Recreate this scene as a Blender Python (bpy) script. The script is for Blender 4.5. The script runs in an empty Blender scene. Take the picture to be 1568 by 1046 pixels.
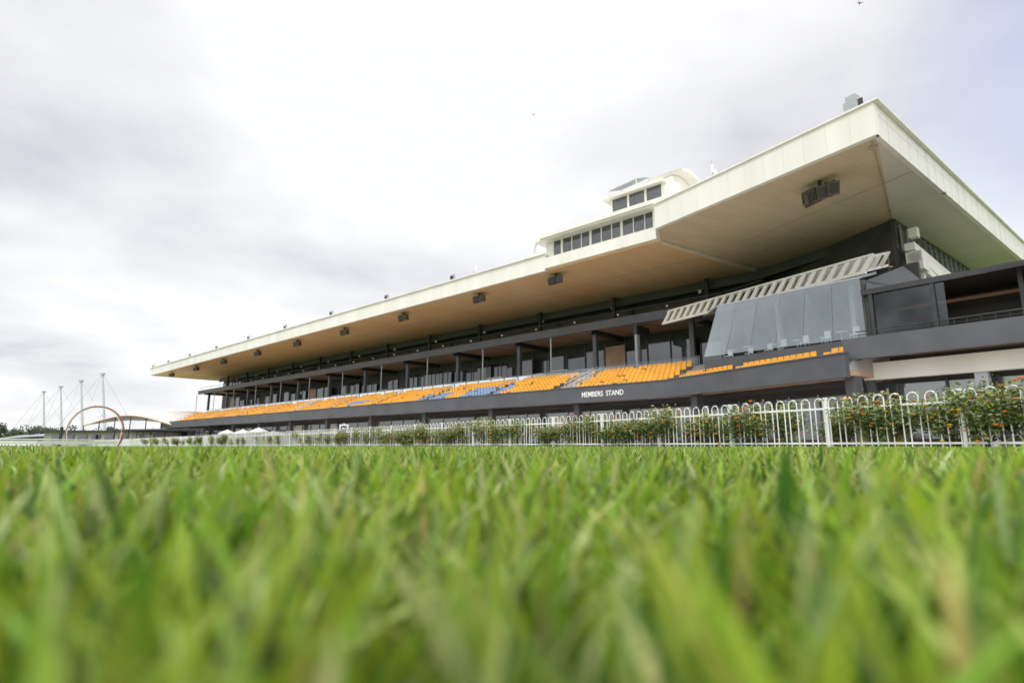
import bpy, bmesh, math, random
import numpy as np
from mathutils import Vector, Matrix
random.seed(7); rng=np.random.default_rng(7)
scene=bpy.context.scene
scene.view_settings.view_transform='Standard'
scene.view_settings.look='None'
scene.view_settings.exposure=0

# ------------------------------------------------------------ materials
def new_mat(name):
    m=bpy.data.materials.new(name); m.use_nodes=True
    return m,m.node_tree,m.node_tree.nodes['Principled BSDF']
def pmat(name,col,rough=.6,var=.12,scale=1.5,bump=.0,metal=0,spec=.5,streak=False,ior=1.5):
    m,nt,p=new_mat(name)
    p.inputs['Roughness'].default_value=rough
    p.inputs['Metallic'].default_value=metal
    p.inputs['IOR'].default_value=ior
    p.inputs['Specular IOR Level'].default_value=spec
    tc=nt.nodes.new('ShaderNodeTexCoord')
    mp=nt.nodes.new('ShaderNodeMapping')
    if streak: mp.inputs['Scale'].default_value=(1,1,.12)
    n=nt.nodes.new('ShaderNodeTexNoise'); n.inputs['Scale'].default_value=scale; n.inputs['Detail'].default_value=6
    r=nt.nodes.new('ShaderNodeValToRGB')
    r.color_ramp.elements[0].position=.3; r.color_ramp.elements[1].position=.7
    r.color_ramp.elements[0].color=tuple(c*(1-var) for c in col)+(1,)
    r.color_ramp.elements[1].color=tuple(min(1,c*(1+var*.6)) for c in col)+(1,)
    L=nt.links
    L.new(tc.outputs['Object'],mp.inputs['Vector']); L.new(mp.outputs[0],n.inputs['Vector'])
    L.new(n.outputs['Fac'],r.inputs[0]); L.new(r.outputs[0],p.inputs['Base Color'])
    if bump>0:
        b=nt.nodes.new('ShaderNodeBump'); b.inputs['Strength'].default_value=bump; b.inputs['Distance'].default_value=.02
        n2=nt.nodes.new('ShaderNodeTexNoise'); n2.inputs['Scale'].default_value=scale*20
        L.new(tc.outputs['Object'],n2.inputs['Vector']); L.new(n2.outputs['Fac'],b.inputs['Height']); L.new(b.outputs[0],p.inputs['Normal'])
    return m
def soffit_mat(name,c1,c2,ang):
    m,nt,p=new_mat(name); L=nt.links
    p.inputs['Roughness'].default_value=.7
    tc=nt.nodes.new('ShaderNodeTexCoord'); mp=nt.nodes.new('ShaderNodeMapping')
    mp.inputs['Rotation'].default_value=(0,0,ang)
    L.new(tc.outputs['Object'],mp.inputs['Vector'])
    br=nt.nodes.new('ShaderNodeTexBrick'); br.offset=0
    br.inputs['Scale'].default_value=1; br.inputs['Brick Width'].default_value=1.25; br.inputs['Row Height'].default_value=7.0
    br.inputs['Mortar Size'].default_value=.018; br.inputs['Mortar Smooth'].default_value=.3
    br.inputs['Color1'].default_value=c1+(1,); br.inputs['Color2'].default_value=tuple(c*.92 for c in c1)+(1,)
    br.inputs['Mortar'].default_value=tuple(c*.72 for c in c1)+(1,)
    L.new(mp.outputs[0],br.inputs['Vector'])
    n=nt.nodes.new('ShaderNodeTexNoise'); n.inputs['Scale'].default_value=.09; n.inputs['Detail'].default_value=5
    L.new(tc.outputs['Object'],n.inputs['Vector'])
    r=nt.nodes.new('ShaderNodeValToRGB'); r.color_ramp.elements[0].position=.35; r.color_ramp.elements[1].position=.65
    r.color_ramp.elements[0].color=(1,1,1,1); r.color_ramp.elements[1].color=tuple(b/a for a,b in zip(c1,c2))+(1,)
    L.new(n.outputs['Fac'],r.inputs[0])
    mx=nt.nodes.new('ShaderNodeMix'); mx.data_type='RGBA'; mx.blend_type='MULTIPLY'; mx.inputs['Factor'].default_value=1
    L.new(br.outputs['Color'],mx.inputs[6]); L.new(r.outputs[0],mx.inputs[7]); L.new(mx.outputs[2],p.inputs['Base Color'])
    return m
def glass_mat(name,tint,glossfac,rough=.03):
    m=bpy.data.materials.new(name); m.use_nodes=True; nt=m.node_tree; nt.nodes.clear(); L=nt.links
    o=nt.nodes.new('ShaderNodeOutputMaterial'); t=nt.nodes.new('ShaderNodeBsdfTransparent'); t.inputs[0].default_value=tint+(1,)
    g=nt.nodes.new('ShaderNodeBsdfGlossy'); g.inputs['Roughness'].default_value=rough; g.inputs['Color'].default_value=(.8,.88,.9,1)
    lw=nt.nodes.new('ShaderNodeFresnel'); lw.inputs[0].default_value=1.5
    n=nt.nodes.new('ShaderNodeTexNoise'); n.inputs['Scale'].default_value=.35
    ma=nt.nodes.new('ShaderNodeMath'); ma.operation='MULTIPLY_ADD'; ma.inputs[1].default_value=.16; ma.inputs[2].default_value=glossfac-.08
    ad=nt.nodes.new('ShaderNodeMath'); ad.operation='ADD'
    mx=nt.nodes.new('ShaderNodeMixShader')
    tc=nt.nodes.new('ShaderNodeTexCoord'); L.new(tc.outputs['Object'],n.inputs['Vector'])
    L.new(n.outputs['Fac'],ma.inputs[0]); L.new(ma.outputs[0],ad.inputs[0]); L.new(lw.outputs[0],ad.inputs[1])
    L.new(ad.outputs[0],mx.inputs[0]); L.new(t.outputs[0],mx.inputs[1]); L.new(g.outputs[0],mx.inputs[2]); L.new(mx.outputs[0],o.inputs[0])
    return m

CREAM=pmat('cream_paint',(.82,.80,.74),.5,.09,.5,streak=True)
WHITE=pmat('white_paint',(.82,.82,.80),.45,.05,2)
SOFL=soffit_mat('soffit_tan',(.76,.57,.35),(.76,.49,.26),-math.atan2(.678,-.735))
SOFR=soffit_mat('soffit_tan_right',(.66,.56,.41),(.66,.53,.37),-math.atan2(-.903,.429))
SOFS=soffit_mat('soffit_side',(.74,.69,.62),(.70,.66,.60),-math.atan2(.623,.782))
CHAR=pmat('charcoal_cladding',(.085,.09,.10),.45,.2,.5)
BLACK=pmat('black_steel',(.035,.037,.04),.5,.2,1)
DARKW=pmat('dark_wall',(.065,.066,.066),.6,.4,.4)
BROWN=pmat('brown_soffit',(.52,.33,.22),.7,.25,.5)
CONC=pmat('concrete',(.36,.35,.33),.85,.15,.8,.2)
GREY=pmat('grey_metal',(.42,.44,.46),.4,.1,2,metal=.3)
LGREY=pmat('light_grey_panel',(.45,.48,.52),.45,.15,.5)
DGLASS=pmat('dark_glass',(.05,.062,.066),.06,.5,.25,ior=2.0)
LGLASS=pmat('shopfront_glass',(.10,.13,.14),.06,.6,.3,ior=2.4)
GLASS=glass_mat('clear_glass',(.66,.74,.74),.25)
ORANGE=pmat('orange_plastic',(.88,.44,.05),.45,.15,.7)
BLUE=pmat('blue_plastic',(.27,.37,.56),.45,.15,.7)

# ------------------------------------------------------------ builder
class Bd:
    def __init__(s,name,mats,parent=None,smooth=False):
        s.name=name; s.mats=mats if isinstance(mats,list) else [mats]; s.v=[]; s.f=[]; s.mi=[]; s.parent=parent; s.smooth=smooth
    def face(s,pts,mi=0):
        i=len(s.v); s.v+=[tuple(p) for p in pts]; s.f.append(tuple(range(i,i+len(pts)))); s.mi.append(mi)
    def hexa(s,p,mi=0):
        i=len(s.v); s.v+=[tuple(q) for q in p]
        for f in ((3,2,1,0),(4,5,6,7),(0,1,5,4),(1,2,6,5),(2,3,7,6),(3,0,4,7)):
            s.f.append(tuple(i+k for k in f)); s.mi.append(mi)
    def obox(s,c,ax,ay,az,mi=0):
        c=Vector(c);ax=Vector(ax);ay=Vector(ay);az=Vector(az)
        s.hexa([c-ax-ay-az,c+ax-ay-az,c+ax+ay-az,c-ax+ay-az,c-ax-ay+az,c+ax-ay+az,c+ax+ay+az,c-ax+ay+az],mi)
    def prism(s,poly,z0,z1,mi=0):
        n=len(poly); i=len(s.v)
        s.v+=[(p[0],p[1],z0) for p in poly]+[(p[0],p[1],z1) for p in poly]
        s.f.append(tuple(i+k for k in reversed(range(n)))); s.f.append(tuple(i+n+k for k in range(n))); s.mi+=[mi,mi]
        for k in range(n):
            k2=(k+1)%n; s.f.append((i+k,i+k2,i+n+k2,i+n+k)); s.mi.append(mi)
    def sweep(s,prof,stations,mi=0):
        n=len(prof); i=len(s.v)
        for st in stations:
            for d,z in prof:
                p=st(d); s.v.append((p[0],p[1],z))
        for a in range(len(stations)-1):
            for k in range(n):
                k2=(k+1)%n
                s.f.append((i+a*n+k,i+a*n+k2,i+(a+1)*n+k2,i+(a+1)*n+k)); s.mi.append(mi)
        s.f.append(tuple(i+k for k in range(n))); e=i+(len(stations)-1)*n
        s.f.append(tuple(e+k for k in reversed(range(n)))); s.mi+=[mi,mi]
    def tube(s,pts,r,k=6,mi=0,r2=None):
        pts=[Vector(p) for p in pts]; i=len(s.v)
        for a,p in enumerate(pts):
            t=(pts[min(a+1,len(pts)-1)]-pts[max(a-1,0)]).normalized()
            q=Vector((0,0,1)) if abs(t.z)<.9 else Vector((0,1,0))
            x=t.cross(q).normalized(); y=t.cross(x)
            rr=r if r2 is None else r+(r2-r)*a/(len(pts)-1)
            for j in range(k):
                an=2*math.pi*j/k; s.v.append(tuple(p+x*rr*math.cos(an)+y*rr*math.sin(an)))
        for a in range(len(pts)-1):
            for j in range(k):
                j2=(j+1)%k; s.f.append((i+a*k+j,i+a*k+j2,i+(a+1)*k+j2,i+(a+1)*k+j)); s.mi.append(mi)
        s.f.append(tuple(i+j for j in range(k))); s.f.append(tuple(i+(len(pts)-1)*k+j for j in range(k))); s.mi+=[mi,mi]
    def wall(s,path,z0,z1,th,mi=0):
        for a,b in zip(path[:-1],path[1:]):
            a=Vector((a[0],a[1],0));b=Vector((b[0],b[1],0)); t=(b-a).normalized(); nn=Vector((-t.y,t.x,0))*th/2
            s.prism([a-nn,b-nn,b+nn,a+nn],z0,z1,mi)
    def done(s,recalc=True):
        me=bpy.data.meshes.new(s.name); me.from_pydata(s.v,[],s.f)
        for m in s.mats: me.materials.append(m)
        me.polygons.foreach_set('material_index',s.mi)
        if recalc:
            bm=bmesh.new(); bm.from_mesh(me); bmesh.ops.recalc_face_normals(bm,faces=bm.faces); bm.to_mesh(me); bm.free()
        if s.smooth: me.polygons.foreach_set('use_smooth',[True]*len(me.polygons))
        me.update()
        o=bpy.data.objects.new(s.name,me); scene.collection.objects.link(o)
        if s.parent: o.parent=s.parent
        return o
def empty(name):
    o=bpy.data.objects.new(name,None); scene.collection.objects.link(o); return o

# ------------------------------------------------------------ stand plan geometry (metres)
V=lambda x,y:Vector((x,y,0))
B=V(13.2,48.8); u=V(-.735,.678); n=V(.678,.735); v=V(.429,-.903); m=V(.903,.429)
w=(n+m)/(1+n.dot(m)); Z=Vector((0,0,1))
def L(s): return lambda d:B+u*s+n*d
def MID(d): return B+w*d
def R(s): return lambda d:B+v*s+m*d
def P(s,d,z=0):
    q=(B+u*s+n*d) if s>=0 else (B-v*s+m*d)
    return Vector((q.x,q.y,z))
A=V(21.7,30.9); Bp=V(12.3,45.8); e=V(.782,.623); qn=V(-.623,.782)
R1=V(31,43.8)
LD=147.5
G=empty('grandstand')

# roof
b=Bd('roof_fascia',CREAM,G)
b.sweep([(-.15,18.2),(.2,18.2),(.2,20.0),(-.15,20.0)],[L(LD),L(13.1)])
b.sweep([(-.15,18.45),(.2,18.45),(.2,19.6),(-.15,19.6)],[L(13.1-.003),L(0)])
b.sweep([(-.35,20.0),(.5,20.0),(.5,20.12),(-.35,20.12)],[L(LD+.1),L(13.1)])
ab=(A-Bp).normalized(); abn=V(-ab.y,ab.x)
b.prism([Bp-abn*.15,A-abn*.15,A+abn*.25,Bp+abn*.25],18.2,20.3)
en=V(e.y,-e.x)
b.prism([A+en*.003-abn*.15,A+e*52,A+e*52+qn*.35,A+qn*.3+e*.5],18.2,20.3)
b.prism([Bp-abn*.15,Bp+abn*.25,B+n*.5,B-n*.3],18.2,20.3)
b.prism([P(LD,-.15),P(LD+.3,-.15),P(LD+.3,22),P(LD,22)],18.2,20.0)
b.prism([Bp-abn*.28,A-abn*.28+ab*.3,A+abn*.5,Bp+abn*.5],20.3,20.42)
b.prism([A-abn*.2+ab*.3,A+e*52+en*.15,A+e*52+qn*.5,A+qn*.5+e*.5],20.303,20.423)
b.done()
b=Bd('fascia_joint',pmat('joint_grey',(.66,.64,.58),.7),G)
for k in range(1,49):
    s=k*3.0
    if s<13 : continue
    b.obox(P(s,-.153,19.1),u*.01,n*.004,Z*.89)
ln=(A-Bp).length
for k in range(1,12):
    c=Bp+ab*(ln*k/12)-abn*.153; b.obox((c.x,c.y,19.25),ab*.008,abn*.004,Z*1.03)
for k in range(1,30):
    c=A+e*(1.8*k)+en*.01; b.obox((c.x,c.y,19.25),e*.009,en*.006,Z*1.03)
b.done()
b=Bd('roof_soffit',[SOFL,SOFR,SOFS,CREAM],G)
b.sweep([(.2,18.28),(22,18.28),(22,18.7),(.2,18.7)],[L(LD),MID],0)
b.prism([B+n*.5,Bp+abn*.25,A+abn*.25+qn*.1,R1,R1+V(2,9),B+w*22],18.27,18.72,1)
b.prism([A+qn*.1,A+e*52+qn*.35,A+e*52+qn*5,R1],18.262,18.71,2)
b.sweep([(.2,19.0),(24,20.2),(24,20.5),(.2,19.3)],[L(LD),MID],3)
b.prism([B,Bp,A,A+e*52,A+e*52+qn*14,B+w*40],19.6,20.0,3)
b.done()
b=Bd('soffit_trim',[pmat('trim_cream',(.74,.68,.56),.6),pmat('seam_dark',(.46,.38,.28),.7)],G)
b.prism([B+n*.6,B+n*.6+V(-.1,-.6),B+w*15+V(.2,-.6),B+w*15],18.10,18.265,0)
pts=[A+abn*.5+ab*(-.6),R1]
b.wall(pts,18.2,18.27,.07,1)
b.sweep([(6.9,18.235),(7.0,18.235),(7.0,18.29),(6.9,18.29)],[L(LD-1),MID,],1)
c1=Bp+m*7; b.wall([c1+V(2.2,.6),A+m*7-ab*2],18.23,18.28,.06,1)
for k in range(0,5):
    c=A-ab*(1.5+3.6*k)+abn*12.6; b.tube([(c.x,c.y,18.2),(c.x,c.y,18.29)],.16,10,1)
c=A+abn*1.2-ab*.9; b.tube([(c.x,c.y,18.05),(c.x,c.y,18.29)],.2,10,1)
b.done()
# ---------------- upper storey back walls
b=Bd('upper_back_wall',[DARKW,DGLASS,CHAR,GREY],G)
pathU=[P(LD-3,17.5),B+w*17,R1+V(.2,0)]
b.wall(pathU,8,18.26,.3,0)
path2=[P(LD-3,17.25),B+w*16.7,R1+V(.05,-.1)]
b.wall(path2,14.7,17.2,.06,1)
b.done()
b=Bd('upper_mullion',[CHAR,GREY],G)
for k in range(0,72):
    b.obox(P(k*2.0,17.15,16),u*.05,n*.08,Z*2.2,0)
    if k%2==0: b.obox(P(k*2.0,16.9,14.9),u*.04,n*.04,Z*.35,1)
b.sweep([(17.0,17.2),(17.1,17.2),(17.1,17.4),(17.0,17.4)],[L(140),L(-3)],0)
b.sweep([(15.2,17.3),(15.6,17.3),(15.6,18.2),(15.2,18.2)],[L(142),MID,R(11)],0)
b.done()
b=Bd('upper_deck',[CHAR,BROWN,DARKW],G)
b.sweep([(8.8,13.2),(9.1,13.2),(9.1,14.15),(8.8,14.15)],[L(138),MID,R(1)],0)
b.sweep([(9.1,13.45),(17.3,13.45),(17.3,13.7),(9.1,13.7)],[L(138),MID,R(13)],1)
b.sweep([(10.5,13.7),(11.5,14.1),(12.5,14.5),(13.5,14.9),(13.5,13.75),(10.5,13.72)],[L(136),MID,R(10)],2)
b.sweep([(9.15,14.9),(9.2,14.9),(9.2,14.96),(9.15,14.96)],[L(138),MID,R(3)],2)
b.done()
b=Bd('deck_beam',[BLACK,CHAR,LGREY],G)
for k in range(0,12):
    s=2+k*12
    b.obox(P(s,13,13.2),u*.3,n*4,Z*.25,0)
    b.obox(P(s,10.2,10.5),u*.24,n*.24,Z*2.95,1)
    b.obox(P(s,14.5,16),u*.2,n*.2,Z*2.3,0)
    b.tube([P(s+6,9.3,7.7),P(s+6,9.3,13.3)],.09,6,2)
b.obox(P(8.1,9.6,9.9),u*.2,n*.2,Z*2.2,2)
b.obox(P(8.1,10.6,12.6),u*.22,n*1.4,Z*.5,0)
b.done()
b=Bd('deck_light',WHITE,G)
for k in range(0,24):
    b.obox(P(4+k*6,8.9,14.5),u*.07,n*.1,Z*.08)
for k in range(0,12): b.obox(P(3+k*11.5,15,17.1),u*.16,n*.12,Z*.18)
b.done()
# ---------------- main level concourse, back wall
b=Bd('main_back_wall',[DGLASS,DARKW,CHAR,LGREY,BROWN],G)
b.sweep([(16.5,7.3),(16.7,7.3),(16.7,13.45),(16.5,13.45)],[L(134),MID,R(2)],1)
for k in range(0,44):
    if random.random()<.72:
        z1=random.choice([11.4,11.9,12.3]); dd=random.choice([15.2,15.9,16.3])
        b.prism([P(1.05+k*3,dd),P(3.95+k*3,dd),P(3.95+k*3,dd+.08),P(1.05+k*3,dd+.08)],8.0,z1,0 if random.random()<.8 else 4)
    b.obox(P(1+k*3,15.1,10.4),u*.05,n*.05,Z*2.8,2)
for k in range(0,29):
    s=11+k*3.6+random.uniform(-.3,.3)
    if k%5==4: continue
    h=random.uniform(.45,.62)
    b.obox(P(s,9.3,7.72+h),u*1.3,n*.8,Z*h,3)
    b.obox(P(s,8.46,7.82+h),u*1.15,n*.02,Z*h*.6,0)
b.done()
b=Bd('concourse_balustrade',[GREY,glass_mat('balustrade_glass',(.7,.78,.78),.08)],G)
for k in range(0,54):
    b.tube([P(.5+k*2.4,8.2,7.68),P(.5+k*2.4,8.2,8.75)],.03,4,0)
    b.face([P(.6+k*2.4,8.2,7.8),P(2.8+k*2.4,8.2,7.8),P(2.8+k*2.4,8.2,8.65),P(.6+k*2.4,8.2,8.65)],1)
b.tube([P(.5,8.2,8.76),P(128,8.2,8.76)],.03,4,0)
b.done(False)
# ---------------- terrace
b=Bd('terrace',[CONC,CHAR,BROWN,DARKW],G)
prof=[(.2,4.95)]
NR=8; RISE=.34
for r in range(NR):
    d=.9+.85*r; z=4.95+RISE*r
    prof+=[(d,z),(d,z+RISE)]
prof+=[(16.4,4.95+RISE*NR),(16.4,4.6),(.2,4.6)]
b.sweep(prof,[L(133),MID],0)
prof2=[(.2,4.95),(.9,4.95),(.9,5.29),(1.75,5.29),(1.75,5.63),(4.6,5.63),(4.6,4.6),(.2,4.6)]
b.sweep(prof2,[MID,R(16.2)],0)
b.sweep([(-.15,4.15),(.2,4.15),(.2,5.6),(-.15,5.6)],[L(134),MID,R(16.4)],1)
b.sweep([(-.22,5.6),(.28,5.6),(.28,5.68),(-.22,5.68)],[L(134.1),MID,R(16.45)],1)
b.sweep([(.2,4.3),(14,4.3),(14,4.598),(.2,4.598)],[L(133.5),MID,R(16.2)],2)
b.prism([P(134,-.15),P(134.3,-.15),P(134.3,14),P(134,14)],4.15,5.9,1)
b.done()
# ground floor
b=Bd('ground_floor',[DARKW,LGLASS,BLACK,LGREY,CREAM,CHAR],G)
b.sweep([(6,0),(6.3,0),(6.3,4.3),(6,4.3)],[L(132),MID,R(15)],0)
b.sweep([(5.9,.5),(5.97,.5),(5.97,3.7),(5.9,3.7)],[L(131),MID,R(15)],1)
for k in range(-6,45):
    if k<0: b.obox(P(k*2.5,5.85,1.9),v*.06,m*.05,Z*1.9,3)
    else: b.obox(P(k*3,5.85,1.9),u*.06,n*.05,Z*1.9,3)
for k in (2,5,9,13,16,21,25,30): b.prism([P(k*3+.1,5.82),P(k*3+2.9,5.82),P(k*3+2.9,5.89),P(k*3+.1,5.89)],.2,3.3,4 if k%2 else 3)
for k in range(0,11): b.obox(P(10.3+12*k,1.4,2.15),u*.3,n*.3,Z*2.15,5)
for s in (-2.4,-15.9): b.obox(P(s,1.2,2.15),v*.34,m*.34,Z*2.15,5)
b.sweep([(2.5,3.95),(2.9,3.95),(2.9,4.3),(2.5,4.3)],[L(132),MID,R(15.5)],2)
b.done()
# seats
bo=Bd('seats',[ORANGE,BLUE],G)
def seat(s,d,z,mi,right=False):
    a=v if right else u; bk=m if right else n
    p=P(-s if right else s,d,z) if not (not right and s<0) else (B+u*s+n*d+Z*z)
    bo.obox(p+bk*-.05+Z*.42,a*.22,bk*.20,Z*.025,mi)
    bo.obox(p+bk*.18+Z*.62,a*.22,bk*.025,Z*.20,mi)
for r in range(NR-1):
    d=1.35+.85*r; z=4.95+RISE*(r+1)
    s=-.2*d+.5
    while s<132:
        if (s+1.0)%11.6<1.3: s+=.53; continue
        blue=(21<s<28 and r<4) or (31<s<36 and r<3) or (50<s<55 and 0<r<3)
        if (12<s<14): s+=.53; continue
        if random.random()>.04: seat(s,d,z,1 if blue else 0)
        s+=.53
for r in range(2):
    s=.3
    while s<15.6:
        if not(5.2<s%7.5<6.2): seat(s,1.35+.85*r,4.95+RISE*(r+1),0,True)
        s+=.53
bo.done()
b=Bd('aisle_railing',[GREY,WHITE],G)
for k in range(12):
    s=11.6*k-.4
    if s<2: continue
    mi=1 if k in (1,6) else 0
    for off in ((-.55,.55) if mi else (0,)):
        for r in range(7):
            p=P(s+off,1.2+.85*r,4.95+RISE*(r+1)); b.tube([p,p+Z*1.0],.025,4,mi)
        b.tube([P(s+off,1.2,6.29),P(s+off,1.2+.85*6,6.29+RISE*6)],.03,4,mi)
        if mi: b.tube([P(s+off,1.2,5.9),P(s+off,1.2+.85*6,5.9+RISE*6)],.025,4,mi)
for s0,s1 in ((11.2,15.5),(70,74)):
    for k in range(int((s1-s0)/.25)):
        b.tube([P(s0+.25*k,5.2,6.6),P(s0+.25*k,5.2,7.8)],.02,4,1)
    for z in (7.2,7.8): b.tube([P(s0,5.2,z),P(s1,5.2,z)],.025,4,1)
b.done()
# ---------------- glazed box (right)
G1=V(23.5,37.0); G0=V(16.3,47.7); G0t=V(17.3,46.6)
b=Bd('glazed_lounge_glass',GLASS,G)
gd=(G0-G1).normalized(); gn=V(gd.y,-gd.x)
N=6
ZT0,ZT1=11.2,11.6
for k in range(N):
    a0=G1+(G0-G1)*(k/N); a1=G1+(G0-G1)*((k+1)/N)
    t0=G1+(G0t-G1)*(k/N); t1=G1+(G0t-G1)*((k+1)/N)
    za0=7.2+.3*k/N; za1=7.2+.3*(k+1)/N; zt0=ZT0+(ZT1-ZT0)*k/N; zt1=ZT0+(ZT1-ZT0)*(k+1)/N
    g=.005
    q0=a0+(a1-a0)*g; q1=a0+(a1-a0)*(1-g); r0=t0+(t1-t0)*g; r1=t0+(t1-t0)*(1-g)
    b.face([(q0.x,q0.y,za0),(q1.x,q1.y,za1),(r1.x,r1.y,zt1),(r0.x,r0.y,zt0)])
b.done(False)
b=Bd('glazed_lounge',[DARKW,CHAR,LGREY,WHITE,BLACK],G)
back=m*7
b.prism([G1,G0,G0+back*.9,G1+back],6.9,7.15,1)
b.prism([G1,G1+V(.3,.15),G0+V(.3,.15),G0],5.7,6.9,1)
b.prism([G1+back,G0+back*.9,G0+back*.9+m*.2,G1+back+m*.2],7.15,13.4,0)
b.prism([G1,G1+back,G1+back+v*.15,G1+v*.15],7.15,11.1,0)
for k in (1,4):
    c=G1+(G0t-G1)*(k/N)+m*2.2; b.obox((c.x,c.y,9.3),gd*.16,m*.16,Z*2.1,2)
T0=V(26.6,39.9); T1=V(16.9,57.0)
h0=G1; h1=G0t
b.hexa([(h0.x,h0.y,ZT0+.02),(h1.x,h1.y,ZT1+.02),(T0.x-8.0,T0.y+14,12.4),(T0.x,T0.y,12.4),
        (h0.x,h0.y,ZT0+.14),(h1.x,h1.y,ZT1+.14),(T0.x-8.0,T0.y+14,12.6),(T0.x,T0.y,12.6)],2)
b.done()
b=Bd('lounge_furniture',WHITE,G)
for k in range(14):
    c=G1+(G0-G1)*((k+.5)/14)+m*random.uniform(.8,2.6)
    if k%2==0:
        b.tube([(c.x,c.y,7.95),(c.x,c.y,8.0)],.4,10); b.tube([(c.x,c.y,7.15),(c.x,c.y,7.95)],.04,5)
    else:
        b.obox((c.x,c.y,7.65),gd*.22,m*.22,Z*.03); b.obox((c.x+.18,c.y+.1,7.95),gd*.22,m*.02,Z*.28)
        for i in (-1,1):
            for j in (-1,1): b.tube([Vector((c.x,c.y,7.15))+gd*.2*i+m*.2*j,Vector((c.x,c.y,7.63))+gd*.2*i+m*.2*j],.015,4)
b.done()
# white stepped raker frames (lattice) along the deck edge above the lounge
b=Bd('raker_frame',[CREAM,DARKW],G)
NF=24
td=(T1-T0).normalized(); tb=V(-td.y,td.x); tb=tb if tb.dot(m)>0 else -tb
for k in range(NF):
    f=k/(NF-1); c=T0+(T1-T0)*f
    def pt(a,z): q=c+tb*a; return Vector((q.x,q.y,z))
    th=td*.10
    def bar(p,q,hh):
        b.hexa([p-th-Z*hh,q-th-Z*hh,q+th-Z*hh,p+th-Z*hh,p-th+Z*hh,q-th+Z*hh,q+th+Z*hh,p+th+Z*hh])
    sh=td*-.62
    bar(pt(-1.7,12.35),pt(1.6,13.3),.10)
    bar(pt(-1.2,13.45),pt(1.6,14.25),.09)
    for a,tw in ((-1.6,.17),(-.5,.11),(.6,.11)):
        z0=12.35+(a+1.7)/3.3*.95
        p=pt(a,z0+.02); q=pt(a+.15,z0+1.02)+sh
        b.hexa([p-td*tw*1.4-tb*.10,p+td*tw*1.4-tb*.10,p+td*tw*1.4+tb*.10,p-td*tw*1.4+tb*.10,q-td*tw-tb*.10,q+td*tw-tb*.10,q+td*tw+tb*.10,q-td*tw+tb*.10])
q0=T0-tb*1.75; q1=T1-tb*1.75
b.wall([q0-td*.2,q1+td*.2],12.12,12.34,.24)
b.wall([q0-td*.7+tb*.25,q1+tb*.25-td*.5],13.36,13.5,.22)
b.wall([T0+tb*1.9,T1+tb*1.9],12.6,14.5,.2,1)
b.done()
# ---------------- side wall under roof (right return)
b=Bd('side_wall',[DARKW,DGLASS,CREAM,CHAR,GREY],G)
R2=R1+e*30
b.wall([R1,R2],9,18.25,.3,0)
s_off=en*.2
b.wall([R1+s_off+e*.5,R2+s_off],15.8,17.6,.06,1)
for k in range(20):
    c=R1+e*(.6+1.5*k)+en*.3; b.obox((c.x,c.y,16.7),e*.05,en*.05,Z*1.1,4)
def beam(p,q,hw,hh,mi=2):
    p=Vector(p);q=Vector(q); t=(q-p).normalized(); x=t.cross(Z).normalized(); y=Z
    b.hexa([p-x*hw-y*hh,q-x*hw-y*hh,q+x*hw-y*hh,p+x*hw-y*hh,p-x*hw+y*hh,q-x*hw+y*hh,q+x*hw+y*hh,p+x*hw+y*hh],mi)
def pp(k,off,z): q=R1+e*k+en*off; return (q.x,q.y,z)
beam(pp(-.2,1.0,15.6),pp(22,1.0,13.6),.35,.30)
beam(pp(-.5,1.3,14.6),pp(20,1.3,12.0),.45,.38)
beam(pp(.5,1.4,13.7),pp(6,1.4,12.6),.4,.3)
c=R1+en*1.3+e*.2; b.obox((c.x,c.y,14.3),e*.7,en*.55,Z*.75,2)
b.obox((c.x,c.y,16.7),e*.3,en*.3,Z*.4,2)
b.obox((c.x+.3,c.y+.3,12.5),e*.22,en*.3,Z*1.5,2)
for k in range(16):
    p=Vector(pp(.5+1.3*k,1.2,15.9-.09*1.3*k)); b.tube([p,p+Z*.9],.035,4,3)
b.tube([pp(.5,1.2,16.8),pp(21,1.2,14.95)],.05,4,3)
b.done()
# ---------------- right wing
K1=V(21.0,34.4); wd=V(.63,-.777); wb=V(.777,.63)
def W(k,d,z=0): q=K1+wd*k+wb*d; return Vector((q.x,q.y,z))
b=Bd('east_wing',[CHAR,DARKW,CREAM,BLACK,LGLASS,LGREY,BROWN,GREY],G)
b.prism([W(-.6,0),W(24,0),W(24,.35),W(-.6,.35)],5.3,6.6,0)
b.prism([W(-.6,.35),W(24,.35),W(24,13),W(-.6,13)],5.75,6.2,6)
b.prism([W(-.3,1.9),W(24,1.9),W(24,2.4),W(-.3,2.4)],4.15,5.2,2)
b.prism([W(-.2,1.95),W(.25,1.95),W(.25,2.35),W(-.2,2.35)],0,4.15,0)
b.prism([W(0,4.2),W(24,4.2),W(24,4.5),W(0,4.5)],0,5.7,1)
b.prism([W(.2,4.05),W(24,4.05),W(24,4.12),W(.2,4.12)],.5,4.0,4)
for k in range(10): b.prism([W(1+2.4*k,3.92),W(1.15+2.4*k,3.92),W(1.15+2.4*k,4.04),W(1+2.4*k,4.04)],0,4.1,0)
b.prism([W(5.2,2.2),W(5.8,2.2),W(5.8,2.8),W(5.2,2.8)],0,4.15,5)
b.prism([W(-.4,3.3),W(24,3.3),W(24,3.6),W(-.4,3.6)],9.95,10.3,3)
b.prism([W(-.4,3.6),W(24,3.6),W(24,13),W(-.4,13)],10.05,10.25,3)
b.prism([W(-.4,9),W(24,9),W(24,9.3),W(-.4,9.3)],6.2,10.1,1)
b.prism([W(-.4,3.6),W(-.1,3.6),W(-.1,9),W(-.4,9)],6.2,10.05,3)
for k in (0,3.4,7.5,11.5): b.prism([W(k,3.35),W(k+.22,3.35),W(k+.22,3.55),W(k,3.55)],6.2,9.95,3)
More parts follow.
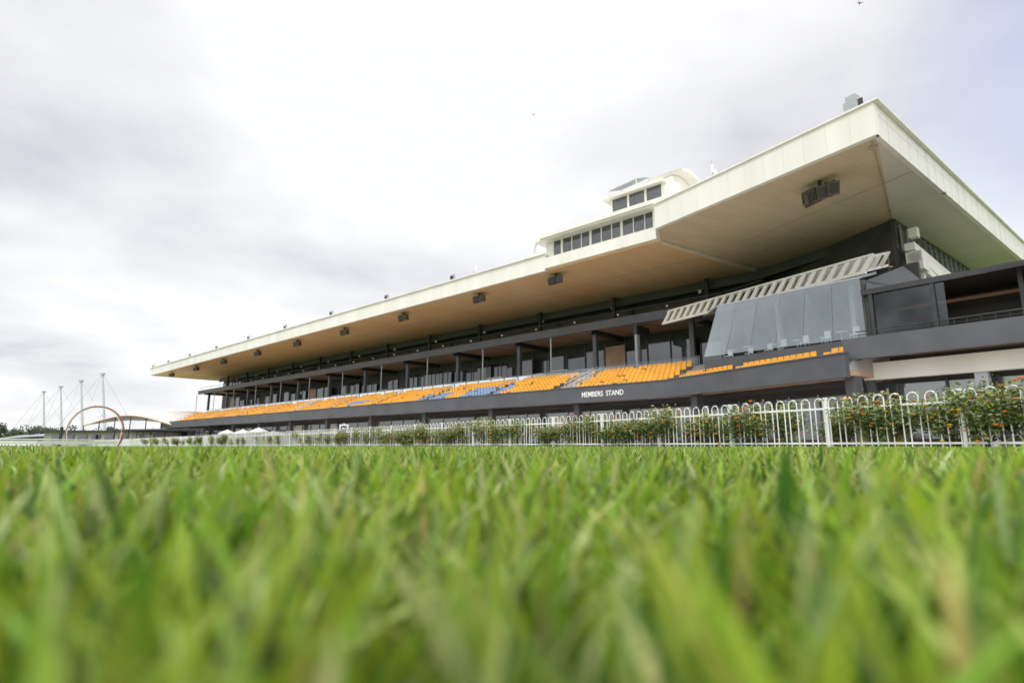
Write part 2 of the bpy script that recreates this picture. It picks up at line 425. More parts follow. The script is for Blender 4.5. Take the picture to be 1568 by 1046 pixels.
b.prism([W(.5,7.0),W(9,7.0),W(9,7.12),W(.5,7.12)],9.3,9.5,6)
b.hexa([W(6.3,2.2,9.7),W(24,2.2,9.9),W(24,3.3,9.96),W(6.3,3.3,9.96),W(6.3,2.1,9.85),W(24,2.1,10.05),W(24,3.29,10.12),W(6.3,3.29,10.12)],0)
for k in range(40): p=W(.2+.6*k,.5,6.6); b.tube([p,p+Z*.42],.02,4,3)
b.tube([W(0,.5,7.05),W(24,.5,7.05)],.035,5,3)
b.tube([W(0,.5,6.82),W(24,.5,6.82)],.02,4,3)
b.done()
b=Bd('wing_glass',glass_mat('wing_glass_mat',(.45,.48,.5),.02),G)
for k in range(6):
    if k==1: continue
    b.face([W(.25+3.9*k,3.5,6.25),W(4.1+3.9*k,3.5,6.25),W(4.1+3.9*k,3.5,9.9),W(.25+3.9*k,3.5,9.9)])
b.done(False)
b=Bd('cheek_wall',[CHAR,CREAM],G)
b.hexa([(23.7,36.8,10.3),(33,41,10.3),(33,43,10.3),(24.2,38,10.3),(24.0,37.1,11.1),(28.4,39.6,12.9),(28.8,40.8,12.9),(24.4,38,11.3)],0)
b.done()

# ---------------- commentary box on roof
b=Bd('commentary_box',[CREAM,DGLASS,CHAR,GREY],G)
def Lp(s0,s1,d0,d1): return [B+u*s1+n*d0,B+u*s0+n*d0,B+u*s0+n*d1,B+u*s1+n*d1]
b.prism(Lp(.2,12.6,.6,6),19.6,21.45,1)
for k in range(0,11):
    s=.3+k*1.21; b.prism(Lp(s,s+(.26 if k%3==0 else .08),.5,.62),19.6,21.45,0)
b.prism(Lp(-.2,.6,.3,1.2),19.6,21.9,0)
b.prism(Lp(-.6,14.3,-.5,6.5),21.45,21.62,0)
b.prism(Lp(-.8,13.4,-.7,6.5),21.623,21.95,0)
b.prism(Lp(12.5,13.4,.5,4),19.9,21.45,0)
nose=[]
for k in range(7):
    a=math.pi/2*k/6; q=B+u*(14.0+.9*math.sin(a))+n*.2; nose.append((q.x,q.y,20.6+1.2*math.cos(a)))
b.tube(nose,.12,6,0)
b.prism(Lp(-.2,6.0,1.2,5),21.95,22.9,0)
b.prism(Lp(.2,5.6,1.4,5),22.9,24.3,1)
for s in (-.1,1.7,3.6,5.5): b.prism(Lp(s,s+.2,1.3,1.42),22.9,24.4,0)
b.prism(Lp(-.6,7.4,.6,5),22.45,22.65,0)
b.prism(Lp(-.3,6.4,.8,5.5),24.3,24.55,0)
p=[B+u*5.4+n*.6,B+u*2.3+n*.6,B+u*2.3+n*3,B+u*5.4+n*3]; zz=[24.9,25.2,26.2,25.9]
b.hexa([(q.x,q.y,z) for q,z in zip(p,zz)]+[(q.x,q.y,z+.1) for q,z in zip(p,zz)],3)
for q,z in zip(p,zz): b.tube([(q.x,q.y,24.5),(q.x,q.y,z)],.05,4,0)
arc=[]
for k in range(15):
    a=math.radians(118-k*8.4); arc.append((3.4+4.6*math.cos(a),21.6+4.0*math.sin(a)))
inner=[(3.4+(d-3.4)*.91,21.6+(z-21.6)*.91) for d,z in reversed(arc)]
b.sweep(arc+inner,[L(1.4),L(-2.0)],0)
fill=[(d,z-.05) for d,z in inner]+[(inner[-1][0],21.6),(inner[0][0],21.6)]
b.sweep(fill,[L(.8),L(-1.0)],0)
q=B+u*-1.2+n*.8
b.tube([(q.x,q.y,21.9),(q.x,q.y,23.4)],.8,16,0)
q2=B+n*2.2+v*1.2; b.tube([(q2.x,q2.y,20.3),(q2.x,q2.y,21.8)],.9,14,0)
b.done()

# ---------------- loudspeakers, roof lights, antennas
b=Bd('loudspeaker_cluster',[BLACK,pmat('speaker_bronze',(.10,.075,.06),.5)],G)
for s in (13,24.8,40,55.2,70.6,86.5,103,119,136):
    c=P(s,1.6,17.55)
    for ang in (-.6,0,.6):
        ax=(u*math.cos(ang)+n*math.sin(ang)); ay=(n*math.cos(ang)-u*math.sin(ang))
        cc=c+u*ang*.8
        b.obox(cc,ax*.33,ay*.4+Z*.12,Z*.36-ay*.1,1 if ang else 0)
        b.obox(cc-ay*.42-Z*.12,ax*.24,ay*.02,Z*.25,0)
    b.tube([c+Z*.3,c+Z*.75],.12,6); b.tube([c+Z*.42-u*.7,c+Z*.42+u*.7],.06,5)
c=P(-14.2,2.4,17.35)
for ang in (-.9,-.3,.3,.9):
    ax=(v*math.cos(ang)+m*math.sin(ang)); ay=(m*math.cos(ang)-v*math.sin(ang)); cc=c+v*ang*.95
    b.obox(cc,ax*.36,ay*.4+Z*.15,Z*.46-ay*.1,1 if ang else 0); b.obox(cc-ay*.45-Z*.15,ax*.27,ay*.02,Z*.33,0)
b.tube([c+Z*.3,c+Z*.95],.15,6); b.tube([c+Z*.48-v*1.1,c+Z*.48+v*1.1],.07,5)
b.done()
b=Bd('roof_floodlight',[GREY,BLACK],G)
for s in (28.3,42.3,57.2,72.8,88,104,120,135,147):
    p=P(s,.3,20.1); b.tube([p,p+Z*.5],.05,5,1)
    b.obox(p+Z*.68,u*.34,n*.14+Z*.1,Z*.26-n*.06,0); b.obox(p+Z*.68-n*.16-Z*.1,u*.3,n*.01,Z*.2,1)
c=A-ab*1.4+abn*.5; b.obox((c.x,c.y,20.8),ab*.42,abn*.4,Z*.42,0); b.obox((c.x,c.y,21.4),ab*.3,abn*.3,Z*.22,0)
b.obox((c.x,c.y-.45,20.9),ab*.3,abn*.02,Z*.26,1)
b.done()
b=Bd('antenna',[WHITE,GREY],G)
for s,h in ((24.5,1.5),(86,1.2)):
    p=P(s,.6,20.0); b.tube([p,p+Z*h],.03,5,1); b.tube([p+Z*h*.5,p+Z*h],.09,6,0)
    b.tube([p+u*.3,p+u*.3+Z*h*.6],.03,5,1)
c=Bp+ab*5.2+abn*1; b.tube([(c.x,c.y,20.3),(c.x,c.y,22.4)],.04,5,1)
b.tube([(c.x,c.y,21.4),(c.x,c.y,22.1)],.11,6,0); b.tube([(c.x+.25,c.y,20.3),(c.x+.25,c.y,21.6)],.07,6,0)
b.done()
cu=bpy.data.curves.new('members_stand_lettering','FONT'); cu.body='MEMBERS  STAND'; cu.extrude=.02; cu.size=.62
cu.offset=.008
cu.materials.append(WHITE)
t=bpy.data.objects.new('members_stand_lettering',cu); scene.collection.objects.link(t)
bpy.context.view_layer.update()
wdt=max(.1,t.dimensions.x); sc=4.6/wdt
X=-u; Mx=Matrix((( X.x*sc,0,-n.x,0),( X.y*sc,0,-n.y,0),(0,1.1,0,0),(0,0,0,1)))
Mx.translation=P(8.7,-.18,4.64); t.matrix_world=Mx; t.parent=G

# ------------------------------------------------------------ ground
gm,nt,p=new_mat('turf_ground'); Lk=nt.links
p.inputs['Roughness'].default_value=.9
tc=nt.nodes.new('ShaderNodeTexCoord'); n1=nt.nodes.new('ShaderNodeTexNoise'); n1.inputs['Scale'].default_value=3; n1.inputs['Detail'].default_value=8
r=nt.nodes.new('ShaderNodeValToRGB'); r.color_ramp.elements[0].color=(.06,.10,.015,1); r.color_ramp.elements[1].color=(.16,.24,.04,1)
r.color_ramp.elements[0].position=.3; r.color_ramp.elements[1].position=.7
Lk.new(tc.outputs['Object'],n1.inputs['Vector']); Lk.new(n1.outputs['Fac'],r.inputs[0]); Lk.new(r.outputs[0],p.inputs['Base Color'])
b=Bd('ground',gm); b.face([(-2500,-1500,0),(2500,-1500,0),(2500,3500,0),(-2500,3500,0)]); b.done(False)
FP=[V(17.5,-2.5),V(9.4,10.8),V(2.6,21.7),V(-13.2,40.8),V(-64,97),V(-112,148)]
b=Bd('apron_pavement',pmat('pavement',(.45,.42,.38),.9,.12,.4,.2))
off=[q+V(1.6,1.6) for q in FP]
b.face([(q.x,q.y,.004) for q in off]+[(P(150,20).x,P(150,20).y,.004),(40,62,.004),(50,20,.004),(40,-5,.004)]); b.done(False)

# ------------------------------------------------------------ grass
def make_grass():
    hw=math.radians(66)
    specs=[(.12,.35,9500,.0028),(.35,1.0,7000,.0031),(1.0,3.0,3500,.0036),(3.0,8.0,1200,.0050),(8.0,22.0,150,.010)]
    R_=[];T_=[];W_=[]
    for r0,r1,den,wd_ in specs:
        N=int(hw*(r1*r1-r0*r0)*den)
        R_.append(np.sqrt(rng.uniform(r0*r0,r1*r1,N))); T_.append(rng.uniform(-hw,hw,N)); W_.append(np.full(N,wd_))
    r=np.concatenate(R_);t=np.concatenate(T_);wd_=np.concatenate(W_); N=len(r)
    x=r*np.sin(t); y=r*np.cos(t)
    cl=.5+.5*np.sin(x*9+1.3*np.sin(y*7))*np.sin(y*8+1.7*np.sin(x*6+2))
    h=rng.normal(.084,.021,N)*(.80+.30*cl); h=np.clip(h,.03,.122)
    tall=rng.random(N)<.03; h[tall]*=1.18
    near=r<.30; h[near]=np.minimum(h[near],.100)
    far=r>3; h[far]=np.minimum(h[far]*.97,.120)
    wd_=wd_*np.clip(rng.lognormal(-.12,.38,N),.4,1.9)
    ang=rng.uniform(0,2*math.pi,N)
    lean=np.abs(rng.normal(.18,.2,N)); la=rng.uniform(0,2*math.pi,N)
    flat=rng.random(N)<.10; lean[flat]=rng.uniform(.6,1.2,flat.sum())
    curve=rng.uniform(.05,.85,N)
    lv=[0,.3,.58,.82,1.0]; wf=[.75,1,.92,.62,0]
    K=len(lv); verts=np.zeros((N,9,3),np.float32); col=np.zeros((N,9,4),np.float32)
    base=np.stack([rng.uniform(.24,.37,N),rng.uniform(.39,.51,N),rng.uniform(.02,.05,N)],1)
    k=rng.random(N)
    pale=k<.17; base[pale]=np.stack([rng.uniform(.46,.60,pale.sum()),rng.uniform(.57,.67,pale.sum()),rng.uniform(.17,.28,pale.sum())],1)
    brn=(k>.965); base[brn]=np.stack([rng.uniform(.44,.55,brn.sum()),rng.uniform(.38,.46,brn.sum()),rng.uniform(.12,.18,brn.sum())],1)
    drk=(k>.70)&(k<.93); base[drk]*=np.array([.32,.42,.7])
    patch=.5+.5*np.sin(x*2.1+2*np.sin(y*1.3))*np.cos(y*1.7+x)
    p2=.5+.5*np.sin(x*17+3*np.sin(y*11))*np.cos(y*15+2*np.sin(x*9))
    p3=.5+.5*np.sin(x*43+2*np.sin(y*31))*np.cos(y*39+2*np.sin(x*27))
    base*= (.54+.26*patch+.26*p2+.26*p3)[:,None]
    vi=0
    for j in range(K):
        a=lv[j]; ln=lean+curve*a
        hz=h*a*np.cos(ln*.75); hr=h*a*np.sin(ln*.8)
        cx=x+hr*np.cos(la); cy=y+hr*np.sin(la)
        dx=np.cos(ang)*wd_*wf[j]; dy=np.sin(ang)*wd_*wf[j]
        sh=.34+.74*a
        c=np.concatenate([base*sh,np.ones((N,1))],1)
        if j<K-1:
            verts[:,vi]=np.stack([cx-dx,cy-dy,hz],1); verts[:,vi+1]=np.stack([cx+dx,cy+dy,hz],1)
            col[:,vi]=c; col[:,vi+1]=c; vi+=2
        else:
            verts[:,vi]=np.stack([cx,cy,hz],1); col[:,vi]=c
    o=(np.arange(N)*9)[:,None]
    quads=np.concatenate([o+np.array([[0,1,3,2]]),o+np.array([[2,3,5,4]]),o+np.array([[4,5,7,6]])],0).reshape(-1)
    tris=(o+np.array([[6,7,8]])).reshape(-1)
    me=bpy.data.meshes.new('grass')
    me.vertices.add(N*9); me.vertices.foreach_set('co',verts.reshape(-1))
    loops=np.concatenate([quads,tris]); me.loops.add(len(loops)); me.loops.foreach_set('vertex_index',loops.astype(np.int32))
    nq=3*N; starts=np.concatenate([np.arange(nq)*4,nq*4+np.arange(N)*3]).astype(np.int32)
    me.polygons.add(len(starts)); me.polygons.foreach_set('loop_start',starts)
    me.polygons.foreach_set('use_smooth',np.ones(len(starts),bool))
    me.update(calc_edges=True); me.validate()
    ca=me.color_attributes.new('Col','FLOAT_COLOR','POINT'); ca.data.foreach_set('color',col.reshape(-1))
    g=bpy.data.materials.new('grass_blade'); g.use_nodes=True; nt=g.node_tree; nt.nodes.clear(); K_=nt.links
    out=nt.nodes.new('ShaderNodeOutputMaterial'); at=nt.nodes.new('ShaderNodeAttribute'); at.attribute_name='Col'
    pr=nt.nodes.new('ShaderNodeBsdfPrincipled'); pr.inputs['Roughness'].default_value=.38; pr.inputs['Specular IOR Level'].default_value=.45
    tr=nt.nodes.new('ShaderNodeBsdfTranslucent'); mx=nt.nodes.new('ShaderNodeMixShader'); mx.inputs[0].default_value=.40
    K_.new(at.outputs['Color'],pr.inputs['Base Color']); K_.new(at.outputs['Color'],tr.inputs['Color'])
    K_.new(pr.outputs[0],mx.inputs[1]); K_.new(tr.outputs[0],mx.inputs[2]); K_.new(mx.outputs[0],out.inputs[0])
    me.materials.append(g)
    ob=bpy.data.objects.new('grass',me); scene.collection.objects.link(ob); print('blades',N)
make_grass()

# ------------------------------------------------------------ picket fence
b=Bd('picket_fence',[pmat('fence_white',(.84,.85,.84),.4,.06,3)])
def along(path):
    out=[]; acc=0
    for a,c in zip(path[:-1],path[1:]):
        out.append((acc,a,c,(c-a).length)); acc+=(c-a).length
    return out,acc
segs,tot=along(FP)
def at(s):
    for a0,a,c,l in segs:
        if s<=a0+l: return a+(c-a)*((s-a0)/l),(c-a).normalized()
    return FP[-1],(FP[-1]-FP[-2]).normalized()
s=0
per=.34; hwid=.105; rr=.0145
while s<tot-1:
    q,t=at(s+per/2)
    c=Vector((q.x,q.y,0)); far=q.length>70
    pl=c-t*hwid; pr_=c+t*hwid; ht=1.12
    if far:
        b.tube([pl,pl+Z*ht,c+Z*(ht+.1),pr_+Z*ht,pr_],.019,3)
    else:
        pts=[pl]+[c+Z*(ht)+(-t*math.cos(a)*hwid+Z*math.sin(a)*.11) for a in [math.pi*i/8 for i in range(9)]]+[pr_]
        b.tube(pts,rr,5)
    s+=per
s=0
while s<tot-.5:
    q,t=at(s); q2,_=at(min(s+2.72,tot))
    for z in (.98,.16): b.obox(((q.x+q2.x)/2,(q.y+q2.y)/2,z),(q2-q)/2,V(-t.y,t.x)*.014,Z*.022)
    b.obox((q.x,q.y,.6),t*.03,V(-t.y,t.x)*.03,Z*.6)
    b.obox((q.x,q.y,1.22),t*.04,V(-t.y,t.x)*.04,Z*.02)
    s+=2.72
b.done(False)

# ------------------------------------------------------------ rose bushes
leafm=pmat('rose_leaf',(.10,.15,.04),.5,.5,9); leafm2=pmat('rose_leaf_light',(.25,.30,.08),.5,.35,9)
stemm=pmat('rose_stem',(.13,.08,.04),.8); fy=pmat('petal_yellow',(.92,.62,.12),.6,.15,8); fo=pmat('petal_orange',(.90,.34,.09),.6,.15,8); fw=pmat('petal_cream',(.90,.78,.50),.6,.1,8)
def bush_mesh(seed):
    rd=random.Random(seed); bb=Bd('rose_bush',[leafm,leafm2,stemm,fy,fo,fw])
    tips=[]
    for k in range(18):
        a=rd.uniform(0,6.28); sp=rd.uniform(.1,.72); h=rd.uniform(.5,1.14)
        p0=Vector((rd.uniform(-.05,.05),rd.uniform(-.05,.05),0)); p1=Vector((math.cos(a)*sp*.5,math.sin(a)*sp*.5,h*.55)); p2=Vector((math.cos(a)*sp,math.sin(a)*sp,h))
        bb.tube([p0,p1,p2],.012,4,2,.005); tips.append((p1,p2))
    for k in range(2500):
        p1,p2=rd.choice(tips); f=rd.random()**.7
        c=p1.lerp(p2,f)+Vector((rd.gauss(0,.12),rd.gauss(0,.12),rd.gauss(0,.10)))
        if c.z<.12: c.z=.12+rd.random()*.3
        s=rd.uniform(.025,.052); d=Vector((rd.gauss(0,1),rd.gauss(0,1),rd.gauss(0,.6))).normalized()
        x=d.cross(Vector((rd.gauss(0,1),rd.gauss(0,1),rd.gauss(0,1)))).normalized()
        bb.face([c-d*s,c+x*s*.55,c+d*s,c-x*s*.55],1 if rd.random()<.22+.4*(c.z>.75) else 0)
    for k in range(44):
        p1,p2=rd.choice(tips); c=p2+Vector((rd.gauss(0,.17),rd.gauss(0,.17),rd.uniform(-.5,.16))); col=rd.choice([3,3,4,5,4]); R0=rd.uniform(.04,.068)
        for ring,(rn,tilt,sz) in enumerate(((6,.35,1.0),(5,.9,.8),(3,1.3,.55))):
            for j in range(rn):
                a=6.28*j/rn+ring; o=Vector((math.cos(a),math.sin(a),0)); up=(o*math.cos(tilt)+Z*math.sin(tilt)); sd=Vector((-o.y,o.x,0))
                q=c+o*.004
                bb.face([q,q+up*R0*sz*.7+sd*R0*sz*.5,q+up*R0*sz*1.15,q+up*R0*sz*.7-sd*R0*sz*.5],col)
    o=bb.done(False); me=o.data; bpy.data.objects.remove(o); return me
bm_=[bush_mesh(i) for i in range(6)]
pos=[]; s=1.0
rs=random.Random(3)
while s<120:
    q,t=at(s)
    dens=1.0 if s<17 else .85 if s<20.5 else 1.0 if s<25 else .7 if s<27.5 else 1.0 if s<31 else .6 if s<36 else 1.0 if s<50 else .75
    if rs.random()<dens:
        nn=V(-t.y,t.x); side=-1 if nn.dot(V(1,1))<0 else 1
        c=q+nn*side*rs.uniform(.08,.5); pos.append((c,rs.uniform(.9,1.12)))
    s+=rs.uniform(.6,.95) if s<50 else rs.uniform(1.0,2.4)
for i,(c,sc_) in enumerate(pos):
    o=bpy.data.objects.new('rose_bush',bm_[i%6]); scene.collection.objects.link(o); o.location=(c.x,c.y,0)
    o.rotation_euler=(0,0,rs.uniform(0,6.28)); o.scale=(sc_*rs.uniform(.9,1.2),sc_,sc_*rs.uniform(.75,1.1))
print('bushes',len(pos))

# ------------------------------------------------------------ left background
b=Bd('winning_post_ring',[pmat('ring_brown',(.25,.11,.06),.5),WHITE],None,True)
ring=[]
for k in range(49):
    a=2*math.pi*k/48; ring.append((-68.5+4.25*math.cos(a),94.5+.6*math.cos(a),2.2+4.25*math.sin(a)))
b.tube(ring,.15,8,0)
ring=[(-68.5+(x+68.5)*.95,94.3+(y-94.5),2.2+(z-2.2)*.95) for x,y,z in ring]; b.tube(ring,.05,6,1); b.done()
T=empty('tensile_pavilion')
MG=pmat('mast_grey',(.5,.52,.55),.5)
b=Bd('masts',[MG,GREY],T)
for fx,fy in ((-145,200),(-169,222),(-195,245),(-221,268)):
    top=Vector((fx,fy,25)); base=Vector((fx+5.5,fy-2,0)); b.tube([base,top],.5,8,0,.28)
    for d in (-18,14): b.tube([top,(fx+d,fy+3,3)],.05,4,1)
    b.tube([top,(fx+3,fy-12,3.5)],.05,4,1); b.obox(top,(.6,0,0),(0,.6,0),(0,0,.35),0)
b.done()
b=Bd('fabric_roof',pmat('fabric_grey',(.30,.32,.34),.7),T,True)
for fx,fy in ((-150,190),(-172,212),(-198,235)):
    g=[]
    for i in range(9):
        for j in range(5):
            a=i/8;c=j/4; g.append((fx-14+28*a,fy-6+12*c,2.2+2.2*math.exp(-((a-.5)*3)**2-((c-.5)*2)**2)))
    i0=len(b.v); b.v+=g
    for i in range(8):
        for j in range(4): b.f.append((i0+i*5+j,i0+(i+1)*5+j,i0+(i+1)*5+j+1,i0+i*5+j+1)); b.mi.append(0)
b.done(False)
MQ=empty('marquee_tent')
b=Bd('marquee_roof',[pmat('marquee_fabric',(.80,.79,.75),.7),pmat('marquee_edge',(.60,.42,.22),.6)],MQ,True)
def mq(a,c):
    x=-103+33*a+12*c; y=138-5*a+14*c
    z=5.6+1.9*math.sin(a*math.pi*1.9-.55)*(.8)+1.6*math.sin(c*math.pi*.8)
    return (x,y,z)
i0=len(b.v)
for i in range(25):
    for j in range(7): b.v.append(mq(i/24,j/6))
for i in range(24):
    for j in range(6): b.f.append((i0+i*7+j,i0+(i+1)*7+j,i0+(i+1)*7+j+1,i0+i*7+j+1)); b.mi.append(0)
b.tube([Vector(mq(i/24,0))-Vector((0,.05,.05)) for i in range(25)],.16,6,1); b.done(False)
b=Bd('marquee_frame',[BLACK,DGLASS,WHITE],MQ)
for i in range(0,25,3):
    x,y,z=mq(i/24,0); b.tube([(x,y,0),(x,y,z)],.12,6,0)
b.wall([V(-98,144),V(-74,141)],0,3.2,.3,1)
b.wall([V(-100,142),V(-72,139)],3.2,3.5,.3,0)
b.done()
KB=Bd('kiosk_building',[pmat('kiosk_wall',(.55,.52,.47),.8),BLACK,DGLASS,WHITE])
KB.prism([V(-104,128),V(-78,126),V(-77,134),V(-103,136)],0,3.0,0)
KB.prism([V(-105.5,126.5),V(-77,124.5),V(-75.5,135.5),V(-104,137.5)],3.0,3.35,1)
for k in range(8):
    x=-102+3.1*k; KB.prism([V(x,127.75-.077*(x+104)),V(x+2,127.6-.077*(x+104)),V(x+2,127.9-.077*(x+104)),V(x,128.0-.077*(x+104))],.3+.6*(k%2),2.4,2)
KB.prism([V(-96,122),V(-95.6,122),V(-95.6,122.4),V(-96,122.4)],0,4,1)
KB.done()
b=Bd('black_canopy',[BLACK,GREY])
b.prism([V(-84,120),V(-60,112),V(-58,118),V(-82,126)],3.1,3.4,0)
for k in range(7):
    for q in (V(-83+3.8*k,120.2-1.27*k),V(-81.5+3.8*k,125-1.27*k)): b.tube([(q.x,q.y,0),(q.x,q.y,3.1)],.1,6,0)
b.done()
def umb(x,y,r,h,mat):
    b=Bd('market_umbrella',[mat,GREY],None)
    top=(x,y,h+.6)
    for k in range(8):
        a0=math.pi*2*k/8;a1=math.pi*2*(k+1)/8
        p0=(x+r*math.cos(a0),y+r*math.sin(a0),h);p1=(x+r*math.cos(a1),y+r*math.sin(a1),h)
        b.face([p0,p1,top]); b.face([(p0[0],p0[1],h-.18),(p1[0],p1[1],h-.18),p1,p0])
    b.tube([(x,y,0),(x,y,h+.65)],.04,6,1); b.done(False)
uw=pmat('umbrella_fabric',(.62,.62,.6),.7)
ug=pmat('umbrella_grey',(.35,.35,.37),.7)
for x,y,mt in ((-47,95,uw),(-43.5,93,uw),(-41,99,ug),(-37,84,uw)):
    umb(x,y,1.5,2.1,mt)
b=Bd('running_rail',WHITE)
path=[V(-78,66),V(-66,80),V(-63,92)]
for a,c in zip(path[:-1],path[1:]):
    d=c-a; l=d.length; t=d/l
    k=0
    while k<l:
        q=a+t*k; b.tube([(q.x,q.y,0),(q.x+.1,q.y,.75)],.03,5); k+=2
    b.tube([(a.x,a.y,.95),(c.x,c.y,.95)],.07,6)
    b.wall([a,c],.25,.8,.04)
b.done()
b=Bd('emblem_sign',[WHITE,pmat('emblem_navy',(.06,.11,.25),.5),GREY])
sx,sy=-11.6,39.6
b.tube([(sx,sy,0),(sx,sy,.9)],.04,6,2)
def shield(sc,dy):
    prof_=[(-.3,.34),(-.1,.30),(0,.40),(.1,.30),(.3,.34),(.31,0),(.22,-.22),(0,-.42),(-.22,-.22),(-.31,0)]
    return [Vector((sx+a*sc,sy+dy,1.22+c*sc)) for a,c in prof_]
fr=shield(1,0); bk=shield(1,.05)
b.face(fr,0); b.face(bk,0)
for k in range(10): b.face([fr[k],fr[(k+1)%10],bk[(k+1)%10],bk[k]],0)
b.face(shield(.7,-.01),1)
b.hexa([(sx-.14,sy-.03,1.18),(sx+.14,sy-.03,1.18),(sx+.14,sy-.012,1.18),(sx-.14,sy-.012,1.18),(sx-.14,sy-.03,1.3),(sx+.14,sy-.03,1.3),(sx+.14,sy-.012,1.3),(sx-.14,sy-.012,1.3)],0)
b.done(False)
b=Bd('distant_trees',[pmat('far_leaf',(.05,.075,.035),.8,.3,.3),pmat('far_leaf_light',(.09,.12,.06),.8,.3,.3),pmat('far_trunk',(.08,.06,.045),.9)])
rt=random.Random(5)
for k in range(60):
    if k<44: x=-350+k*4.6+rt.uniform(-2,2); y=300+rt.uniform(-30,30)+ (k%3)*12
    else: x=-245+ (k-44)*5; y=250+rt.uniform(-6,6)
    h=rt.uniform(5,10)
    b.tube([(x,y,0),(x+.3,y,h*.6)],.25,5,2,.1)
    lobes=[(rt.gauss(0,1.9),rt.gauss(0,1.9),h*rt.uniform(.35,.9),rt.uniform(1,2.1)) for _ in range(8)]
    for lx,ly,lz,lr in lobes:
        for _ in range(60):
            d=Vector((rt.gauss(0,1),rt.gauss(0,1),rt.gauss(0,1))).normalized()*lr*rt.uniform(.5,1.05)
            c=Vector((x+lx,y+ly,lz))+d; s=rt.uniform(.2,.42)
            p1=Vector((rt.gauss(0,1),rt.gauss(0,1),rt.gauss(0,1))).normalized(); p2=p1.cross(Vector((rt.gauss(0,1),rt.gauss(0,1),rt.gauss(0,1)))).normalized()
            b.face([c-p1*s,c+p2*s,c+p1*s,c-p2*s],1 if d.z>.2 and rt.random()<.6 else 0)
b.done(False)
def bird(loc,s,rot):
    b=Bd('bird',pmat('bird_dark',(.04,.04,.045),.7),None,True)
    body=[(-.5,0,0),(-.3,0,.02),(0,0,.03),(.25,0,.02),(.42,0,.03),(.52,0,.0)]; rad=[.02,.07,.1,.08,.055,.01]
    for p,rr_ in zip(body,rad):
        for j in range(8):
            a=6.283*j/8; b.v.append((p[0],rr_*math.cos(a),p[2]+rr_*math.sin(a)))
    for a in range(5):
        for j in range(8): b.f.append((a*8+j,a*8+(j+1)%8,(a+1)*8+(j+1)%8,(a+1)*8+j)); b.mi.append(0)
    for sg in (-1,1):
        b.face([(.2,sg*.05,.05),(.15,sg*.45,.25),(-.05,sg*.45,.24),(-.18,sg*.05,.04)])
        b.face([(.15,sg*.45,.25),(-.1,sg*1.0,.16),(-.05,sg*.45,.24)])
    b.face([(-.45,.03,0),(-.8,.14,0),(-.8,-.14,0),(-.45,-.03,0)])
    o=b.done(False); o.location=loc; o.scale=(s,s,s); o.rotation_euler=rot
bird((27.9,40,35.0),.33,(.5,.3,.9)); bird((3.3,80,50.3),.28,(.3,.6,2.2))

# ------------------------------------------------------------ world / light
wld=bpy.data.worlds.new('World'); scene.world=wld; wld.use_nodes=True; nt=wld.node_tree; nt.nodes.clear(); K=nt.links
out=nt.nodes.new('ShaderNodeOutputWorld'); bg=nt.nodes.new('ShaderNodeBackground')
sky=nt.nodes.new('ShaderNodeTexSky'); sky.sky_type='NISHITA'; sky.sun_disc=False
sun_el=math.radians(55); sun_az=math.radians(215)
sky.sun_elevation=sun_el; sky.sun_rotation=sun_az
tc=nt.nodes.new('ShaderNodeTexCoord'); sep=nt.nodes.new('ShaderNodeSeparateXYZ'); K.new(tc.outputs['Generated'],sep.inputs[0])
def math_(op,a,b_=None,c_=None,clamp=False):
    x=nt.nodes.new('ShaderNodeMath'); x.operation=op; x.use_clamp=clamp
    for i,q in enumerate((a,b_,c_)):
        if q is None: continue
        if isinstance(q,(int,float)): x.inputs[i].default_value=q
        else: K.new(q,x.inputs[i])
    return x.outputs[0]
zc=math_('MAXIMUM',sep.outputs[2],0.0); zd=math_('ADD',zc,.22)
cx=math_('DIVIDE',sep.outputs[0],zd); cy=math_('DIVIDE',sep.outputs[1],zd)
cmb=nt.nodes.new('ShaderNodeCombineXYZ'); K.new(cx,cmb.inputs[0]); K.new(cy,cmb.inputs[1])
def noise(scale,detail,rough,dist,off):
    mp=nt.nodes.new('ShaderNodeMapping'); mp.inputs['Location'].default_value=off; K.new(cmb.outputs[0],mp.inputs[0])
    x=nt.nodes.new('ShaderNodeTexNoise'); x.inputs['Scale'].default_value=scale; x.inputs['Detail'].default_value=detail
    x.inputs['Roughness'].default_value=rough; x.inputs['Distortion'].default_value=dist; K.new(mp.outputs[0],x.inputs['Vector']); return x.outputs['Fac']
nA=noise(.75,7,.48,.3,(3.1,1.2,0)); nB=noise(2.0,6,.5,.2,(0,5,2))
f=math_('ADD',math_('MULTIPLY',nA,.64),math_('MULTIPLY',nB,.36))
def lobe(dirv,lo,amt):
    vt=nt.nodes.new('ShaderNodeVectorMath'); vt.operation='DOT_PRODUCT'; K.new(tc.outputs['Generated'],vt.inputs[0]); vt.inputs[1].default_value=Vector(dirv).normalized()
    x=nt.nodes.new('ShaderNodeMapRange'); x.interpolation_type='SMOOTHSTEP'; x.inputs[1].default_value=lo; x.inputs[2].default_value=1.0; x.inputs[3].default_value=0; x.inputs[4].default_value=amt; K.new(vt.outputs['Value'],x.inputs[0]); return x.outputs[0]
f=math_('ADD',f,lobe((-.05,.80,.55),.82,.06))
f=math_('ADD',f,lobe((-.62,.86,.12),.94,.05))
f=math_('SUBTRACT',f,lobe((-.76,.80,.40),.92,.085))
ramp=nt.nodes.new('ShaderNodeValToRGB'); K.new(f,ramp.inputs[0]); cr=ramp.color_ramp
cr.elements[0].position=.34; cr.elements[0].color=(.60,.60,.66,1)
cr.elements[1].position=.55; cr.elements[1].color=(1.06,1.06,1.07,1)
e2=cr.elements.new(.44); e2.color=(.87,.87,.90,1)
bl=lobe((.74,.56,.44),.955,.6)
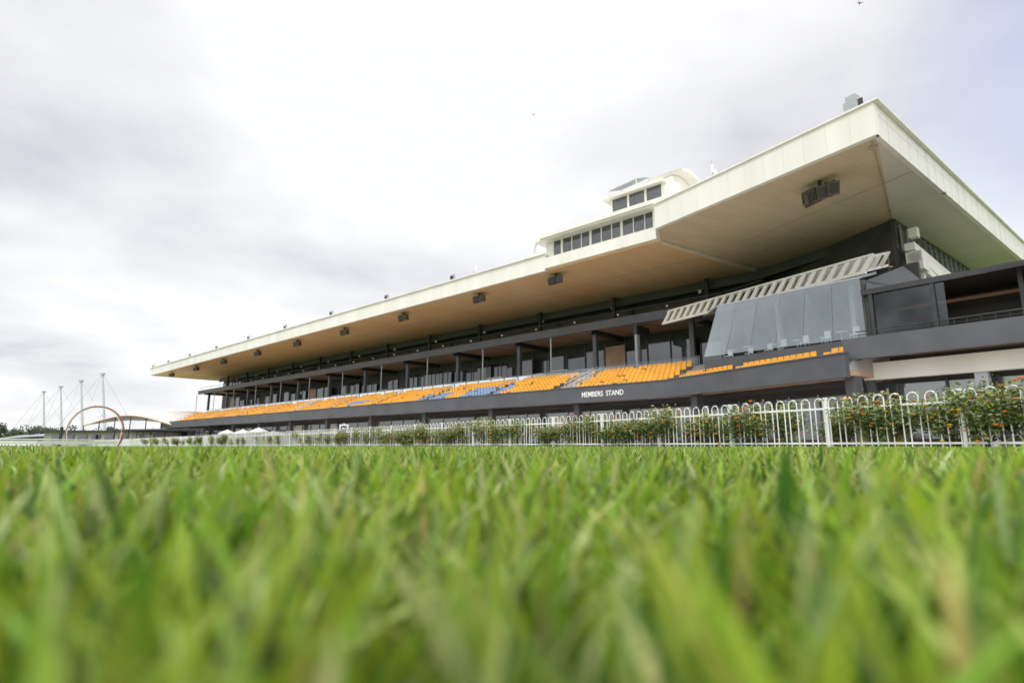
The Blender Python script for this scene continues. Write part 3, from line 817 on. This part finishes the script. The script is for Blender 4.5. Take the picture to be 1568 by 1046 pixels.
mb=nt.nodes.new('ShaderNodeMix'); mb.data_type='RGBA'; K.new(bl,mb.inputs['Factor']); K.new(ramp.outputs[0],mb.inputs[6]); mb.inputs[7].default_value=(.50,.60,.90,1)
zb=nt.nodes.new('ShaderNodeMapRange'); zb.interpolation_type='SMOOTHSTEP'; zb.inputs[1].default_value=.6; zb.inputs[2].default_value=1; zb.inputs[3].default_value=1; zb.inputs[4].default_value=2.3; K.new(zc,zb.inputs[0])
bb_=nt.nodes.new('ShaderNodeMapRange'); bb_.interpolation_type='SMOOTHSTEP'; bb_.inputs[1].default_value=.1; bb_.inputs[2].default_value=-.8; bb_.inputs[3].default_value=1; bb_.inputs[4].default_value=1.7; K.new(sep.outputs[1],bb_.inputs[0])
gain=math_('MULTIPLY',zb.outputs[0],bb_.outputs[0])
sc1=nt.nodes.new('ShaderNodeVectorMath'); sc1.operation='SCALE'; K.new(mb.outputs[2],sc1.inputs[0]); K.new(gain,sc1.inputs['Scale'])
sc2=nt.nodes.new('ShaderNodeVectorMath'); sc2.operation='SCALE'; K.new(sky.outputs[0],sc2.inputs[0]); sc2.inputs['Scale'].default_value=.1
mm=nt.nodes.new('ShaderNodeMix'); mm.data_type='RGBA'; mm.inputs['Factor'].default_value=.93; K.new(sc2.outputs[0],mm.inputs[6]); K.new(sc1.outputs[0],mm.inputs[7])
K.new(mm.outputs[2],bg.inputs[0]); bg.inputs[1].default_value=1.0; K.new(bg.outputs[0],out.inputs[0])
sl=bpy.data.lights.new('sun','SUN'); sl.energy=1.4; sl.angle=math.radians(15); sl.color=(1,.96,.9)
so=bpy.data.objects.new('sun',sl); scene.collection.objects.link(so)
sd=Vector((math.sin(sun_az)*math.cos(sun_el),math.cos(sun_az)*math.cos(sun_el),math.sin(sun_el)))
so.rotation_euler=sd.to_track_quat('Z','Y').to_euler(); so.location=(0,0,60)

# ------------------------------------------------------------ camera
cam=bpy.data.cameras.new('camera'); co=bpy.data.objects.new('camera',cam); scene.collection.objects.link(co)
cam.lens=19.97; cam.sensor_width=36; cam.clip_start=.01; cam.clip_end=6000
co.location=(0,0,.112); co.rotation_euler=(math.radians(90+10.36),0,0)
cam.dof.use_dof=True; cam.dof.focus_distance=5.5; cam.dof.aperture_fstop=2.7
scene.camera=co
